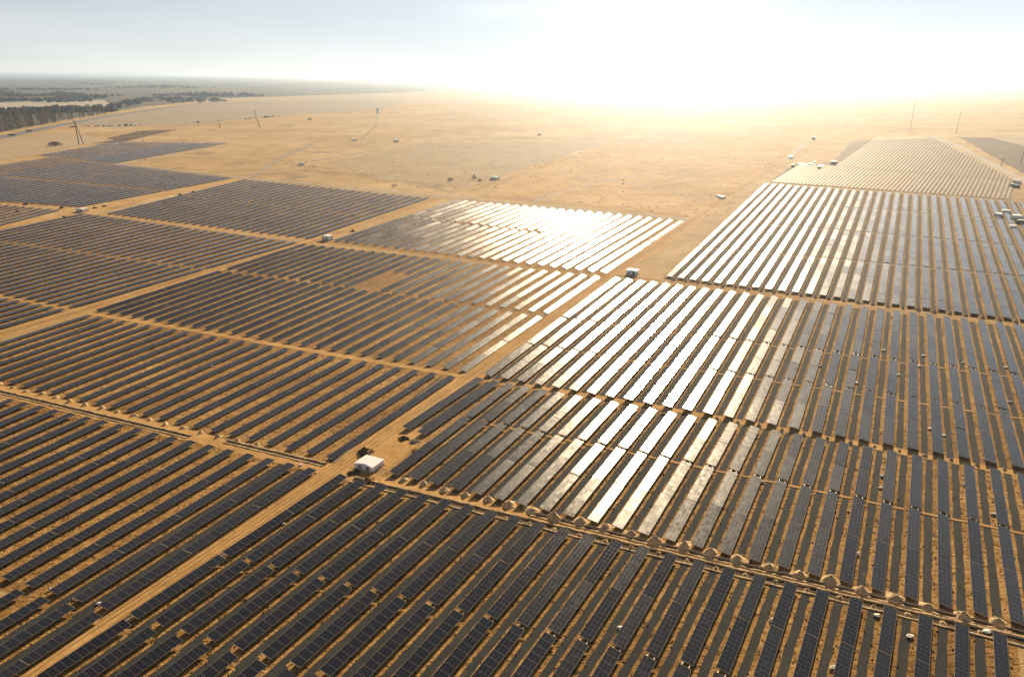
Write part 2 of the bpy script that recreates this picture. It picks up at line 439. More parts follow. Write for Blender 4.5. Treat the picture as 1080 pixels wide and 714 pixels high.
# soil under the rows (one sheet per block)
for i, (key, rows, ends) in enumerate(BLOCKS):
    if len(ends) < 2: continue
    def ext(p, q, m): d = (q - p).normalized(); return p - d * m, q + d * m
    loop = [ext(a, b, 2.5) for a, b in ends]
    sh = (loop[-1][0] - loop[0][0]).normalized() * 3.5
    loop = [(loop[0][0] - sh, loop[0][1] - sh)] + loop + [(loop[-1][0] + sh, loop[-1][1] + sh)]
    mb = MB()
    for (a0, b0), (a1, b1) in zip(loop, loop[1:]):
        mb.quad([V3(a0, .004 + .001 * i), V3(a1, .004 + .001 * i), V3(b1, .004 + .001 * i), V3(b0, .004 + .001 * i)])
    o = mb.build('soil', M['field_soil']); tag(o, kind='structure')
    for p in o.data.polygons:
        pass
    bm = bmesh.new(); bm.from_mesh(o.data); bmesh.ops.remove_doubles(bm, verts=bm.verts, dist=.01); bmesh.ops.recalc_face_normals(bm, faces=bm.faces)
    if bm.faces and sum(f.normal.z for f in bm.faces) < 0: bmesh.ops.reverse_faces(bm, faces=bm.faces[:])
    bm.to_mesh(o.data); bm.free()

# dark compacted service lanes running between neighbouring rows
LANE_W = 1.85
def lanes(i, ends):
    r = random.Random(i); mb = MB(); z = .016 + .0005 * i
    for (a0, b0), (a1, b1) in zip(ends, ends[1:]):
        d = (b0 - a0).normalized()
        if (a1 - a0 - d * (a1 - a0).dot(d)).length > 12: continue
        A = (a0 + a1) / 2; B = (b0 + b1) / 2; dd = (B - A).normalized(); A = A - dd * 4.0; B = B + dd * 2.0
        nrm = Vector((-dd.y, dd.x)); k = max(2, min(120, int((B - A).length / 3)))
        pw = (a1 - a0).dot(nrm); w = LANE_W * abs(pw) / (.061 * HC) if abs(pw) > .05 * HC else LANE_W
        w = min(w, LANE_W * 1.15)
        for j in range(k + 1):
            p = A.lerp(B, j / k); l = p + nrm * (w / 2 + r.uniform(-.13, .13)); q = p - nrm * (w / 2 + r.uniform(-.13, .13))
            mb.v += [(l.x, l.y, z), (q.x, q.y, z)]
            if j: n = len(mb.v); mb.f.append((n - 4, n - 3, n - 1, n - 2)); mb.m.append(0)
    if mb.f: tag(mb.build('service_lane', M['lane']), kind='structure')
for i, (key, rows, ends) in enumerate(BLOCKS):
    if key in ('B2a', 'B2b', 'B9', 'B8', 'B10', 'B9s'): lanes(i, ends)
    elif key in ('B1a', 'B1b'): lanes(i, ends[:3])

ROAD_Z = .03
ribbon('dirt_road', M['road'], [at(-30, 752), at(70, 683), at(200, 597), at(346, 499.5), at(394, 467.5), at(500, 395), at(585, 335.5), at(640, 290)], [6.3, 6.3, 6.3, 6.6, 8.6, 8.6, 8.0, 8.5], ROAD_Z, .10)
ribbon('dirt_road', M['road'], [at(640, 290), at(690, 262), at(725, 236.5), at(775, 203), at(832, 167.5)], [10, 11.5, 11.5, 10, 7], ROAD_Z + .05, .10)
ribbon('dirt_road', M['road'], [at(-60, 372), at(0, 353), at(90, 327), at(200, 292), at(330, 255.5), at(400, 231), at(463, 209)], [9, 9, 9, 10, 13, 13, 13], ROAD_Z + .008, .12)
ribbon('dirt_road', M['road'], [at(-60, 253), at(0, 240), at(84, 224.5), at(165, 207), at(256, 188.5)], [8, 8, 13, 13, 10], ROAD_Z + .012, .12)
ribbon('dirt_road', M['road'], [at(-60, 214), at(0, 216), at(60, 221), at(134, 229.5), at(230, 241), at(330, 254), at(440, 267), at(560, 282), at(660, 292), at(760, 305), at(900, 323), at(1080, 344), at(1250, 365)], [6, 6, 6, 5.5, 5.5, 5.5, 5, 5, 6, 6.5, 6.5, 6.5, 6.5], ROAD_Z + .016, .25)
ribbon('dirt_road', M['road'], [at(-60, 304), at(0, 313), at(94, 330), at(220, 351), at(356, 374.5), at(482, 396), at(560, 408), at(720, 434), at(900, 467), at(1080, 500.5), at(1250, 531)], [3.6] * 11, ROAD_Z + .020, .30)
ribbon('dirt_road', M['road'], [at(-60, 398), at(0, 412), at(185, 455.5), at(370, 500.5), at(600, 557), at(840, 614.5), at(1080, 672), at(1300, 725)], [8.0, 8.0, 6.5, 6.0, 5.6, 5.4, 5.2, 5.2], ROAD_Z + .024, .22)
ribbon('dirt_road', M['road'], [at(395, 492), at(428, 466), at(448, 452)], [9, 11, 5], ROAD_Z + .028, .2, 3)

RUT = soil('rut', (.17, .10, .04), (.27, .165, .07), (.38, .25, .11), big=.05, fine=.5, bstr=.4)
for line_, w_, zz_ in (([at(-30, 752), at(70, 683), at(200, 597), at(346, 499.5), at(394, 467.5), at(500, 395), at(585, 335.5), at(640, 290)], .38, .062),
                       ([at(640, 290), at(690, 262), at(725, 236.5), at(775, 203), at(832, 167.5)], .6, .10), ([at(0, 353), at(90, 327), at(200, 292), at(330, 255.5), at(400, 231), at(463, 209)], .6, .07),
                       ([at(330, 254), at(440, 267), at(560, 282), at(660, 292), at(760, 305), at(900, 323), at(1080, 344)], .5, .075)):
    for o_ in (-1.9, -.2, .9, 2.3):
        pts_ = []
        for i, p in enumerate(line_):
            q = line_[min(i + 1, len(line_) - 1)] - line_[max(i - 1, 0)]; pts_.append(p + Vector((-q.y, q.x)).normalized() * (o_ + rnd.uniform(-.3, .3)))
        ribbon('wheel_rut', RUT, pts_, w_, zz_, .7, 2.5)
for pts_ in ([at(300, 172), at(350, 178), at(420, 172), at(500, 160), at(600, 158)], [at(262, 186), at(320, 180), at(400, 186), at(480, 203)], [at(250, 160), at(310, 150), at(380, 148), at(470, 140)],
             [at(560, 214), at(620, 195), at(700, 180), at(790, 172)], [at(120, 160), at(180, 152), at(260, 143), at(350, 138), at(450, 132)], [at(740, 215), at(700, 200), at(640, 190), at(560, 182)], [at(380, 148), at(395, 135), at(399, 121)],
             [at(860, 146), at(800, 140), at(700, 136), at(560, 137), at(420, 140)], [at(60, 162), at(90, 150), at(150, 143)]):
    for o_ in (-1.3, 1.3): ribbon('wheel_rut', M['gravel'], [p + Vector((0, o_ * 1.5)) for p in pts_], 1.3, .18, .5, 8)
# support code: number words for labels
_o = ['first', 'second', 'third', 'fourth', 'fifth', 'sixth', 'seventh', 'eighth', 'ninth', 'tenth', 'eleventh', 'twelfth', 'thirteenth',
      'fourteenth', 'fifteenth', 'sixteenth', 'seventeenth', 'eighteenth', 'nineteenth', 'twentieth']
_t = {20: 'twenty', 30: 'thirty', 40: 'forty', 50: 'fifty', 60: 'sixty', 70: 'seventy'}
def word(n):
    if n <= 20: return _o[n - 1]
    t, u = n // 10 * 10, n % 10
    return (_t[t][:-1] + 'ieth') if u == 0 else _t[t] + '-' + _o[u - 1]

allrows = [r for _, rows, _q in BLOCKS for r in rows]
def size_px(r):
    tot = 0
    for i in range(12):
        p, q = r['a'].lerp(r['b'], i / 12), r['a'].lerp(r['b'], (i + 1) / 12)
        m_ = (p + q) / 2; d = Vector((m_.x, m_.y, HC)).length
        z = pix(m_)
        if z and -5 < z[0] < 1085 and z[1] < 719:
            a_, b_ = pix(p), pix(q)
            tot += math.hypot(a_[0] - b_[0], a_[1] - b_[1]) * (FPX * 2.5 / d)
    return tot
for r in allrows: r['px'] = size_px(r)
allrows.sort(key=lambda r: -r['px'])
big, rest = allrows[:300], allrows[300:]
print('ROWS', len(allrows), {k: len(rw) for k, rw, q in BLOCKS})

def tables_of(r):
    """list of (centre, length) of the tables of a row"""
    a, b = r['a'], r['b']; L = (b - a).length
    marks = [0.0]
    for t, g_ in r['gaps']:
        marks += [t * L - g_ / 2, t * L + g_ / 2]
    marks.append(L)
    res = []
    for s0, s1 in zip(marks[::2], marks[1::2]):
        ll = s1 - s0
        if ll < 4: continue
        n = max(1, int(round(ll / 20.0)))
        for i in range(n):
            cc = s0 + ll * (i + .5) / n
            if r['key'] == 'B4':      # an empty stand of sand in this block
                q = pix(a + (b - a).normalized() * cc)
                if q and 376 < q[0] < 432 and abs(q[1] - (306 - (q[0] - 376) * .33)) < 4.2: continue
            res.append((cc, ll / n))
    return res
GROUPS = 'rows of solar panels on the plain'
FRAMES = {}
EXTRA = {'B7': 12.5, 'B4': 8.0, 'B3': -5.0, 'B6': 0.0, 'B5': -5.0, 'B5d': -5.0, 'B12a': -5.0, 'B12b': -5.0, 'B1a': -5.0, 'B1b': -5.0, 'B2a': 3.0, 'B2b': 3.0, 'B9': 1.5, 'B10': -4.0, 'B8': 1.0}
WSC = {'B10': 1.30, 'B8': 1.2, 'B9': 1.08, 'B2a': 1.0, 'B2b': 1.0, 'B9s': 1.15, 'B1a': 1.1, 'B1b': 1.1, 'B7': 1.2, 'B4': 1.05, 'B6': 1.2, 'B5': 1.15, 'B5d': 1.15, 'B12a': 1.3, 'B12b': 1.3}
def tilt_of(r):
    e = EXTRA.get(r['key'], 0.0); k = r['ord'] - 1
    if r['key'] == 'B7': e += .24 * k
    if r['key'] == 'B4': e += .16 * k
    if r['key'] == 'B8': e += max(0, 6 - .7 * k)
    return round(e * 2) / 2
LOW = {'B7': .8, 'B4': .75, 'B3': .75, 'B6': .8, 'B5': .8, 'B5d': .8, 'B12a': .8, 'B12b': .8, 'B1a': 1.0, 'B1b': 1.0}      # lower tables in these blocks; tilts above partly set to place glare
for r in big:
    a, b = r['a'], r['b']; d = b - a; rz = math.atan2(d.y, d.x)
    root = empty('solar_panel_row', (a.x, a.y, .0), rz)
    tag(root, '%s solar panel row %s' % (word(r['ord']), r['where']), 'solar panels', GROUPS)
    L = d.length
    rowt = rnd.gauss(0, .25) + tilt_of(r)
    for (c, l) in tables_of(r):
        o = bpy.data.objects.new('panel_table', TABLE_SMOOTH if r['key'] in ('B2a', 'B2b') else TABLE); COL.objects.link(o); o.parent = root
        o.location = (c, rnd.uniform(-.05, .05), LOW.get(r['key'], CZ) + rnd.uniform(-.025, .025))
        o.rotation_euler = (R_(rowt + rnd.gauss(0, .34)), R_(rnd.gauss(0, .22)), R_(rnd.gauss(0, .06)))
        o.scale = ((l - .10) / 20.0, WSC.get(r['key'], 1.0), 1)
    tl_ = tilt_of(r); nl_ = round(L / 4); key = (nl_, tl_)
    if key not in FRAMES:
        FRAMES[key] = frame_mesh(nl_ * 4 - 1.0, TILT + R_(tl_)); FRAMES[key].materials.append(M['steel'])
    o = bpy.data.objects.new('support_frame', FRAMES[key]); COL.objects.link(o); o.parent = root
    o.location = (L / 2, 0, 0); o.scale = (L / (nl_ * 4), WSC.get(r['key'], 1.0), LOW.get(r['key'], CZ) / CZ)
# the remaining, smallest rows in the distance: one object
mb = MB()
for r in rest:
    a, b = r['a'], r['b']; d = (b - a).normalized(); rz = math.atan2(d.y, d.x)
    for (c, l) in tables_of(r):
        p = a + d * c
        Rm = Matrix.Rotation(rz, 3, 'Z') @ Matrix.Rotation(TILT + R_(tilt_of(r) + rnd.gauss(0, .8)), 3, 'X')
        mb.box((p.x, p.y, LOW.get(r['key'], CZ)), (l - .3, WID, .06), Rm, mi=1, topmi=0)
        for k in (-.4, 0, .4):
            q = p + d * (l * k)
            mb.box((q.x, q.y, CZ / 2 - .05), (.15, .15, CZ), mi=1)
if rest:
    t_, tn, pp = material('far_glass', (.018, .021, .032), .23)
    tag(mb.build('distant_panel_rows', [t_, M['steel']]), 'dark blue panel rows merging together in the far left distance', 'solar panels', None, 'stuff')

# bare mounting racks without modules, far right
sheet('soil', soil('turned_soil', (.14, .10, .065), (.20, .15, .10), (.27, .21, .14), big=.03, fine=.3), [at(812, 193), at(830, 178), at(878, 171), at(900, 149), at(985, 146), at(1068, 190), at(1068, 211)], .09, 1.5, 12)
RACK = []
fr0, fr1 = at(880, 144.8), at(985, 144.8); rr0, rr1 = at(985, 145), at(1074, 192)
P, Q = at(817, 192), at(889, 148); d0 = (Q - P).normalized(); az = math.atan2(d0.x, d0.y)
mid_a, mid_b = at(815, 171), at(1050, 190)
n0, n1 = at(812, 193), at(1066, 211.5)
cur = P.copy(); k = 0
M['rack'] = material('bare_rack_metal', (.50, .43, .35), .6, .2)[0]
while k < 60:
    d = Vector((math.sin(az), math.cos(az)))
    ta, tb, tm, tr = (cross(cur, cur + d, *e) for e in ((n0, n1), (fr0, fr1), (mid_a, mid_b), (rr0, rr1)))
    a = cur + d * ta; b = cur + d * min(tb, tr if tr > ta else 1e9); m_ = cur + d * tm
    if (b - a).dot(d) > 12:
        RACK.append((a, m_ - d * 3 if (b - m_).dot(d) > 12 else b, k, 0))
        if (b - m_).dot(d) > 12 and k > 9: RACK.append((m_ + d * 3, b, k, 1))
    q = pix(a)
    if q and q[0] > 1062: break
    cur = cur + Vector((d.y, -d.x)) * .0355 * HC; az += R_(.09); k += 1
cnt = [0, 0]
for a, b, k, band in RACK:
    d = b - a; L = d.length; cnt[band] += 1
    root = empty('mounting_rack', (a.x, a.y, 0), math.atan2(d.y, d.x))
    tag(root, '%s pale bare mounting rack from the left, %s strip of the unfinished block' % (word(cnt[band]), ('nearer', 'farther')[band]), 'mounting rack', 'bare racks beyond the bright panels')
    mb = MB(); Rm = Matrix.Rotation(R_(14), 3, 'X')
    for y in (-.7, 0, .7): mb.box((L / 2, y, 1.3 + y * .25), (L, .34, .10), Rm)
    mb.build('rails', M['rack'], root)
    mb = MB()
    for j in range(max(2, int(L / 6))):
        x = 1 + (L - 2) * j / max(1, int(L / 6) - 1)
        mb.box((x, 0, .62), (.18, .18, 1.24)); mb.box((x, 0, 1.2), (.12, 1.7, .12), Rm)
    mb.build('posts', M['rack'], root)

# ------------------------------------------------------------------ cable trenches and kerbs
def bar(name, pts, w, h, mat, step=3.0, jit=.2, z0=0.0):
    """a low uneven ridge (triangular-topped) along a line"""
    r = random.Random(len(pts) + int(w * 100)); mb = MB(); cs = []
    for p, q in zip(pts, pts[1:]):
        k = max(1, int((q - p).length / step))
        for j in range(k): cs.append(p.lerp(q, j / k))
    cs.append(pts[-1])
    for i, p in enumerate(cs):
        q = cs[min(i + 1, len(cs) - 1)] - cs[max(i - 1, 0)]; n_ = Vector((-q.y, q.x)).normalized()
        ww = w * (1 + r.uniform(-jit, jit)); hh = h * (1 + r.uniform(-jit, jit)); c = p + n_ * r.uniform(-jit, jit) * w * .3
        for u_, z in ((-.5, 0), (-.28, 1), (.28, 1), (.5, 0)):
            v = c + n_ * ww * u_; mb.v.append((v.x, v.y, z0 + hh * z))
        if i:
            n = len(mb.v)
            for j in range(3): mb.f.append((n - 8 + j, n - 4 + j, n - 3 + j, n - 7 + j)); mb.m.append(0)
    o = mb.build(name, mat)
    bm = bmesh.new(); bm.from_mesh(o.data); bmesh.ops.recalc_face_normals(bm, faces=bm.faces)
    if sum(f.normal.z for f in bm.faces) < 0: bmesh.ops.reverse_faces(bm, faces=bm.faces[:])
    bm.to_mesh(o.data); bm.free(); return o
def t1(x, dy=0.0): return at(x, (412 + 88 / 370 * x if x < 370 else 500 + 172 / 710 * (x - 370)) + dy)
def trench(x0, x1, dy, w=.8, berm=True):
    pts = [t1(x0 + (x1 - x0) * i / 8, dy) for i in range(9)]
    o = ribbon('trench_shade', M['trench'], pts, w, .085, .25, 2.0)  # flat dark strip; shade of the dug trench painted into its colour
    nrm = (pts[-1] - pts[0]).normalized(); nrm = Vector((-nrm.y, nrm.x))
    if berm:
        for sgn, h in ((1, .42), (-1, .22)):
            o = bar('spoil_bank', [p + nrm * sgn * (w * .5 + .32) for p in pts], .75, h, M['spoil'], 1.5, .35, .03); tag(o, kind='structure')
trench(-60, 200, 1.5, 1.1); trench(238, 343, -3.0, 1.0)
trench(372, 1200, 5.5, 2.0); trench(560, 1200, -4.0, .8)
def kerb(pts, w=.42, h=.38, mat=None):
    tag(bar('kerb', pts, w, h, mat or M['gravel'], 6.0, .12), kind='structure')
    n_ = (pts[-1] - pts[0]).normalized(); n_ = Vector((-n_.y, n_.x))
    tag(ribbon('kerb_shadow', M['trench'], [p + n_ * 1.0 for p in pts], 1.1, .075, .2, 4.0), kind='structure')  # flat dark strip painted as the shadow beside the kerb
kerb([at(40, 719), at(135, 654.5), at(352, 508)])
kerb([at(428, 493), at(470, 460), at(536, 407)])
kerb([at(352, 488), at(400, 450), at(468, 398)])
for c0, c1 in (((508, 446), (1150, 577)), ((588, 369), (1150, 452.5)), ((597, 337), (720, 353)), ((720, 353), (1150, 408.7)), ((372, 305), (575, 332)), ((723, 260), (1078, 293)), ((784, 235), (1080, 261)), ((784, 211), (1050, 232)), ((202, 208), (360, 225)), ((360, 225), (680, 262)), ((0, 255), (200, 282))):
    ribbon('cross_path', M['road'], [at(*c0), at(*c1)], 1.0 if c0[1] > 300 else 1.6, .13, .35, 3.0)

# ------------------------------------------------------------------ spoil heaps
def heap_mesh(seed, n=20, rings=9):
    """several dumped loads run together: a few cones, ragged foot, clods"""
    r = random.Random(seed); mb = MB(); ph = [r.uniform(0, 6.28) for _ in range(6)]
    pk = [(r.uniform(-.18, .18), r.uniform(-.18, .18), 1.0, r.uniform(.62, .75))]
    for _ in range(r.choice((0, 1, 2, 2))):
        an = r.uniform(0, 6.28); pk.append((math.cos(an) * .42, math.sin(an) * .42, r.uniform(.45, .8), r.uniform(.32, .5)))
    for i in range(rings + 1):
        t = i / rings
        for j in range(n):
            a = 2 * math.pi * j / n
            rad = t * (1 + .18 * math.sin(2 * a + ph[0]) + .12 * math.sin(3 * a + ph[1]) + .08 * math.sin(5 * a + ph[2]))
            x, y = rad * math.cos(a), rad * math.sin(a)
            h = max(max(0, hh * (1 - (math.hypot(x - px, y - py) / w / 1.1) ** 1.35)) for px, py, hh, w in pk)
            h = h + .06 * (1 - t) + r.uniform(-.085, .085) * (t < .98)
            mb.v.append((x, y, max(h, 0) if t < .99 else -.03))
        if i:
            for j in range(n):
                k = (j + 1) % n
                mb.f.append(((i - 1) * n + j, i * n + j, i * n + k, (i - 1) * n + k)); mb.m.append(0)
    for _ in range(14):
        a = r.uniform(0, 6.28); q = r.uniform(.6, 1.25); e = r.uniform(.04, .10)
        mb.box((math.cos(a) * q, math.sin(a) * q, e * .4), (e * 1.5, e, e), Matrix.Rotation(r.uniform(0, 3), 3, 'Z'), top=.6)
    bm = bmesh.new(); me = mb.mesh('spoil_heap', True); bm.from_mesh(me); bmesh.ops.remove_doubles(bm, verts=bm.verts, dist=.001)
    bmesh.ops.recalc_face_normals(bm, faces=bm.faces); bm.to_mesh(me); bm.free(); me.materials.append(M['spoil']); return me
HEAPS = [heap_mesh(i) for i in range(12)]
def heap(p, sx, sy, sz, label, group, name='spoil_heap', rot=None):
    o = bpy.data.objects.new(name, rnd.choice(HEAPS)); COL.objects.link(o)
    o.location = (p.x, p.y, 0); o.scale = (sx, sy, sz); o.rotation_euler[2] = rnd.uniform(0, 6.28) if rot is None else rot
    return tag(o, label, 'soil heap', group)
def gaps_of(rows, end):
    res = []
    for r0, r1 in zip(rows, rows[1:]):
        p = (r0[end] + r1[end]) / 2; d = (r0['b'] - r0['a']).normalized(); res.append((p, d))
    return res
def vis(p, m=4):
    q = pix(p); return q and -m < q[0] < 1080 + m and q[1] < 714 + m
i = 0
for p, d in gaps_of(rows_B9, 'a'):
    p = p - d * rnd.uniform(-.3, 1.1) + Vector((d.y, -d.x)) * rnd.uniform(-.6, .6)
    if vis(p):
        i += 1; q = pix(p); s_ = .75 if q[0] < 520 else 1.0
        heap(p, rnd.uniform(2.0, 3.1) * s_, rnd.uniform(1.9, 2.8) * s_, rnd.uniform(1.1, 2.0) * s_, '%s tall sandy heap from the main road, behind the foreground trench' % word(i), 'sandy spoil heaps behind the trench')
i = 0
for p, d in gaps_of(rows_B2a, 'b'):
    p = p + d * .3
    if vis(p) and pix(p)[0] > 520:
        i += 1
        heap(p, rnd.uniform(.75, 1.0), rnd.uniform(1.0, 1.5), rnd.uniform(.45, .8), '%s small pale mound from the left, in front of the foreground trench' % word(i), 'small mounds in front of the trench', 'soil_mound', rot=math.atan2(-d.x, d.y))
i = 0
for p, d in gaps_of(rows_B10, 'a'):
    p = p - d * rnd.uniform(1.5, 2.5)
    if vis(p):
        i += 1
        heap(p, rnd.uniform(1.4, 2.2), rnd.uniform(1.4, 2.0), rnd.uniform(1.2, 1.9), '%s sandy heap from the white hut, in front of the bright block' % word(i), 'sandy heaps along the upper cross road')
i = 0
for p, d in gaps_of(rows_B8, 'a'):
    p = p - d * rnd.uniform(.8, 1.6)
    if vis(p) and pix(p)[0] > 735:
        i += 1
        heap(p, rnd.uniform(.7, 1.2), rnd.uniform(.6, 1.0), rnd.uniform(.5, 1.1), '%s small heap from the left, on the middle cross road' % word(i), 'small heaps on the middle cross road')
i = 0
for p, d in gaps_of(rows_B3, 'a')[3:]:
    p = p - d * rnd.uniform(1.0, 2.2)
    if vis(p):
        i += 1
        heap(p, rnd.uniform(1.0, 1.9), rnd.uniform(.9, 1.6), rnd.uniform(.6, 1.3), '%s crumbly low heap from the main road, along the left trench' % word(i), 'low heaps along the left trench')

# ------------------------------------------------------------------ huts, piles, poles
M['hut_wall'] = material('hut_wall', (.74, .75, .76), .6)[0]
M['hut_roof'] = material('hut_roof', (.80, .81, .83), .45)[0]
M['hut_dark'] = material('hut_dark', (.08, .085, .09), .5)[0]
def hut(p, az, w, l, h, label):
    root = empty('station_hut', (p.x, p.y, 0), -az)
    tag(root, label, 'hut')
    mb = MB(); mb.box((0, 0, .2), (w + .5, l + .5, .4)); mb.build('plinth', M['gravel'], root)
    mb = MB(); mb.box((0, 0, .4 + h / 2), (w, l, h)); mb.build('wall', M['hut_wall'], root)
    mb = MB(); c = .18
    z = .4 + h
    V = [(-w / 2 - c, -l / 2 - c, z), (w / 2 + c, -l / 2 - c, z), (w / 2 + c, l / 2 + c, z), (-w / 2 - c, l / 2 + c, z),
         (-w / 2 - c, -l / 2 - c, z + .18), (w / 2 + c, -l / 2 - c, z + .18), (w / 2 + c, l / 2 + c, z + .18), (-w / 2 - c, l / 2 + c, z + .18),
         (0, -l / 2 - c + .5, z + .50), (0, l / 2 + c - .5, z + .50)]
    mb.v = V; mb.f = [(0, 3, 2, 1), (0, 1, 5, 4), (1, 2, 6, 5), (2, 3, 7, 6), (3, 0, 4, 7), (4, 5, 8), (5, 6, 9, 8), (6, 7, 9), (7, 4, 8, 9)]; mb.m = [0] * 9
    mb.build('roof', M['hut_roof'], root)
    mb = MB(); dh = min(2.1, h - .15); mb.box((w * .22, -l / 2 - .02, .4 + dh / 2), (1.1, .06, dh)); dr = mb.build('door', M['hut_dark'], root)
    mb = MB(); mb.box((w * .22 + .4, -l / 2 - .08, 1.2), (.08, .08, .2)); mb.build('handle', M['steel'], dr)
    mb = MB()
    for k in range(4): mb.box((-w * .22, -l / 2 - .03, .7 + k * .28), (1.5, .06, .17))
    mb.build('vent', M['hut_dark'], root)
    return root
hut(at(390, 492), R_(27), 6.3, 5.6, 1.25, 'largest pale station hut, beside the main road at the foreground trench')
hut(at(345.5, 253.5), R_(27), 5.6, 5.2, 2.8, 'small white hut on the sandy crossing at middle left')
hut(at(87, 223.5), R_(20), 7.5, 6.0, 2.2, 'white hut on the crossing at the far left')
hut(at(667, 289.5), R_(27), 6.0, 4.6, 2.2, 'pale hut where the main road meets the upper cross road')
hut(at(522, 190), R_(40), 8.5, 6.0, 3.0, 'lone white hut on the desert beside the dark bushes')
hut(at(318.5, 174.5), R_(50), 6.0, 4.5, 3.0, 'tiny white hut on the desert at left of the pale track')
hut(at(399, 119.5), R_(10), 9.0, 7.0, 14.0, 'slim white tower block far off on the pale field')

def leafy(name, p, rad, h, n, mat, label, cat, seed, group=None, leaf=.5, loc_z=0.0):
    """low bush: many small leaf-sized faces spread through its volume, on a few stems"""
    r = random.Random(seed); root = empty(name, (p.x, p.y, loc_z)); tag(root, label, cat, group)
    mb = MB()
    for _ in range(n):
        a, q = r.uniform(0, 6.28), r.random() ** .5
        z = h * (.12 + .88 * r.random()); k = math.sqrt(max(.05, 1 - (z / h) ** 2))
        c = Vector((math.cos(a) * q * rad * k, math.sin(a) * q * rad * k, z))
        u = Vector((r.gauss(0, 1), r.gauss(0, 1), r.gauss(0, .7))).normalized() * leaf * r.uniform(.6, 1.4)
        v = Vector((r.gauss(0, 1), r.gauss(0, 1), r.gauss(0, .7))).normalized() * leaf * r.uniform(.6, 1.4)
        mb.quad([c - u * .5, c + v * .5, c + u * .5])
    mb.build('foliage', mat, root)
    mb = MB()
    for k in range(4):
        a = r.uniform(0, 6.28); mb.tube((0, 0, 0), (math.cos(a) * rad * .4, math.sin(a) * rad * .4, h * .6), rad * .05, rad * .02, 5)
    mb.build('stem', M['bark'], root)
M['bark'] = material('bark', (.14, .10, .07), .9)[0]
M['bush'] = soil('bush', (.035, .045, .02), (.06, .065, .03), (.10, .09, .05), big=.4, fine=2.0, bstr=0)
M['dry_leaf'] = soil('dry_leaf', (.13, .105, .07), (.20, .165, .11), (.28, .23, .16), big=.05, fine=.6, bstr=0)
leafy('bush', at(58, 154), 12, 6, 500, M['bush'], 'broad dark bush on the sandy ground beside the tall twin pole', 'bush', 3, leaf=2.0)
leafy('bush', at(475, 191), 4.5, 3, 200, M['bush'], 'dark bush left of the lone white desert hut', 'bush', 4, leaf=1.0)
leafy('bush', at(500, 189.5), 3.2, 5, 200, M['bush'], 'taller dark bush standing nearest the lone white desert hut', 'bush', 5, leaf=1.0)
leafy('bush', at(506, 191.5), 3.4, 2.2, 160, M['bush'], 'low dark bush between the taller bush and the lone hut', 'bush', 6, leaf=.9)
leafy('bush', at(569, 143.5), 6, 4, 200, M['bush'], 'small dark bush out on the desert by the far pale track', 'bush', 7, leaf=1.4)
leafy('bush', at(327, 127), 7, 5, 200, M['bush'], 'dark bush at the edge of the distant pale field', 'bush', 8, leaf=1.6)
leafy('bush', at(416, 196.5), 4, 1.5, 120, M['bush'], 'flat low scrub at the desert edge of the panels', 'bush', 9, leaf=.8)

def pile(p, sx, sy, sz, mat, label, cat='soil heap', name='rubble_pile', seed=0):
    root = empty(name, (p.x, p.y, 0)); tag(root, label, cat); r = random.Random(seed)
    me = heap_mesh(100 + seed); me.materials.clear(); me.materials.append(mat)
    o = bpy.data.objects.new('mound', me); COL.objects.link(o); o.parent = root; o.scale = (sx, sy, sz)
    mb = MB()
    for k in range(26):
        a = r.uniform(0, 6.28); q = r.uniform(.3, 1.25); z = max(0.05, (1 - q) * sz)
        e = r.uniform(.15, .45); Rm = Matrix.Rotation(r.uniform(0, 3), 3, 'Z') @ Matrix.Rotation(r.uniform(-.6, .6), 3, 'X')
        mb.box((math.cos(a) * q * sx, math.sin(a) * q * sy, z), (e * 2.0, e, e), Rm, top=.7)
    mb.build('clods', mat, root); return root
M['dark_soil'] = soil('dark_soil', (.05, .04, .03), (.085, .065, .05), (.13, .10, .07), big=.3, fine=1.4)
pile(at(385, 477), 2.3, 2.2, 1.9, M['dark_soil'], 'dark rounded earth pile behind the pale station hut', seed=1)
pile(at(387, 508), 3.0, 2.0, 1.3, M['field_soil'], 'brown rubble pile in front of the pale station hut', seed=2)
pile(at(372, 499), 1.8, 1.5, .9, M['dark_soil'], 'low dark earth pile left of the pale station hut', seed=3)
pile(at(426, 463), 1.7, 1.2, 1.2, M['dark_soil'], 'small dark pile at the head of the short panel rows', seed=4)
pile(at(437, 466), 1.9, 1.4, 1.0, M['gravel'], 'grey stony pile right of the small dark pile', seed=5)
pile(at(438, 476), 1.1, 1.6, .7, M['field_soil'], 'reddish brown pile beside the pale kerb', seed=6)
pile(at(700, 437), 1.0, .8, .7, M['spoil'], 'pale clod pile in the glare on the middle cross road', seed=7)
for n_, (x, y) in enumerate(((18, 223), (65, 219), (68, 229), (27, 215))):
    pile(at(x, y + 1), 2.6, 2.0, 1.6, M['dark_soil'], ['dark pile left of the far left hut', 'flat dark pile just behind the far left hut', 'dark pile in front of the far left hut', 'darkest pile at the end of the short left track'][n_], seed=10 + n_)
for n_, (x, y) in enumerate(((100, 220), (110, 218), (190, 206), (204, 203))):
    pile(at(x, y), 2.2, 1.8, 1.4, M['dark_soil'], '%s dark pile from the left along the upper diagonal road' % word(n_ + 1), seed=20 + n_)
pile(at(372, 244.5), 2.0, 1.2, 1.6, M['dark_soil'], 'dark pile on the road right of the small white hut', seed=31)

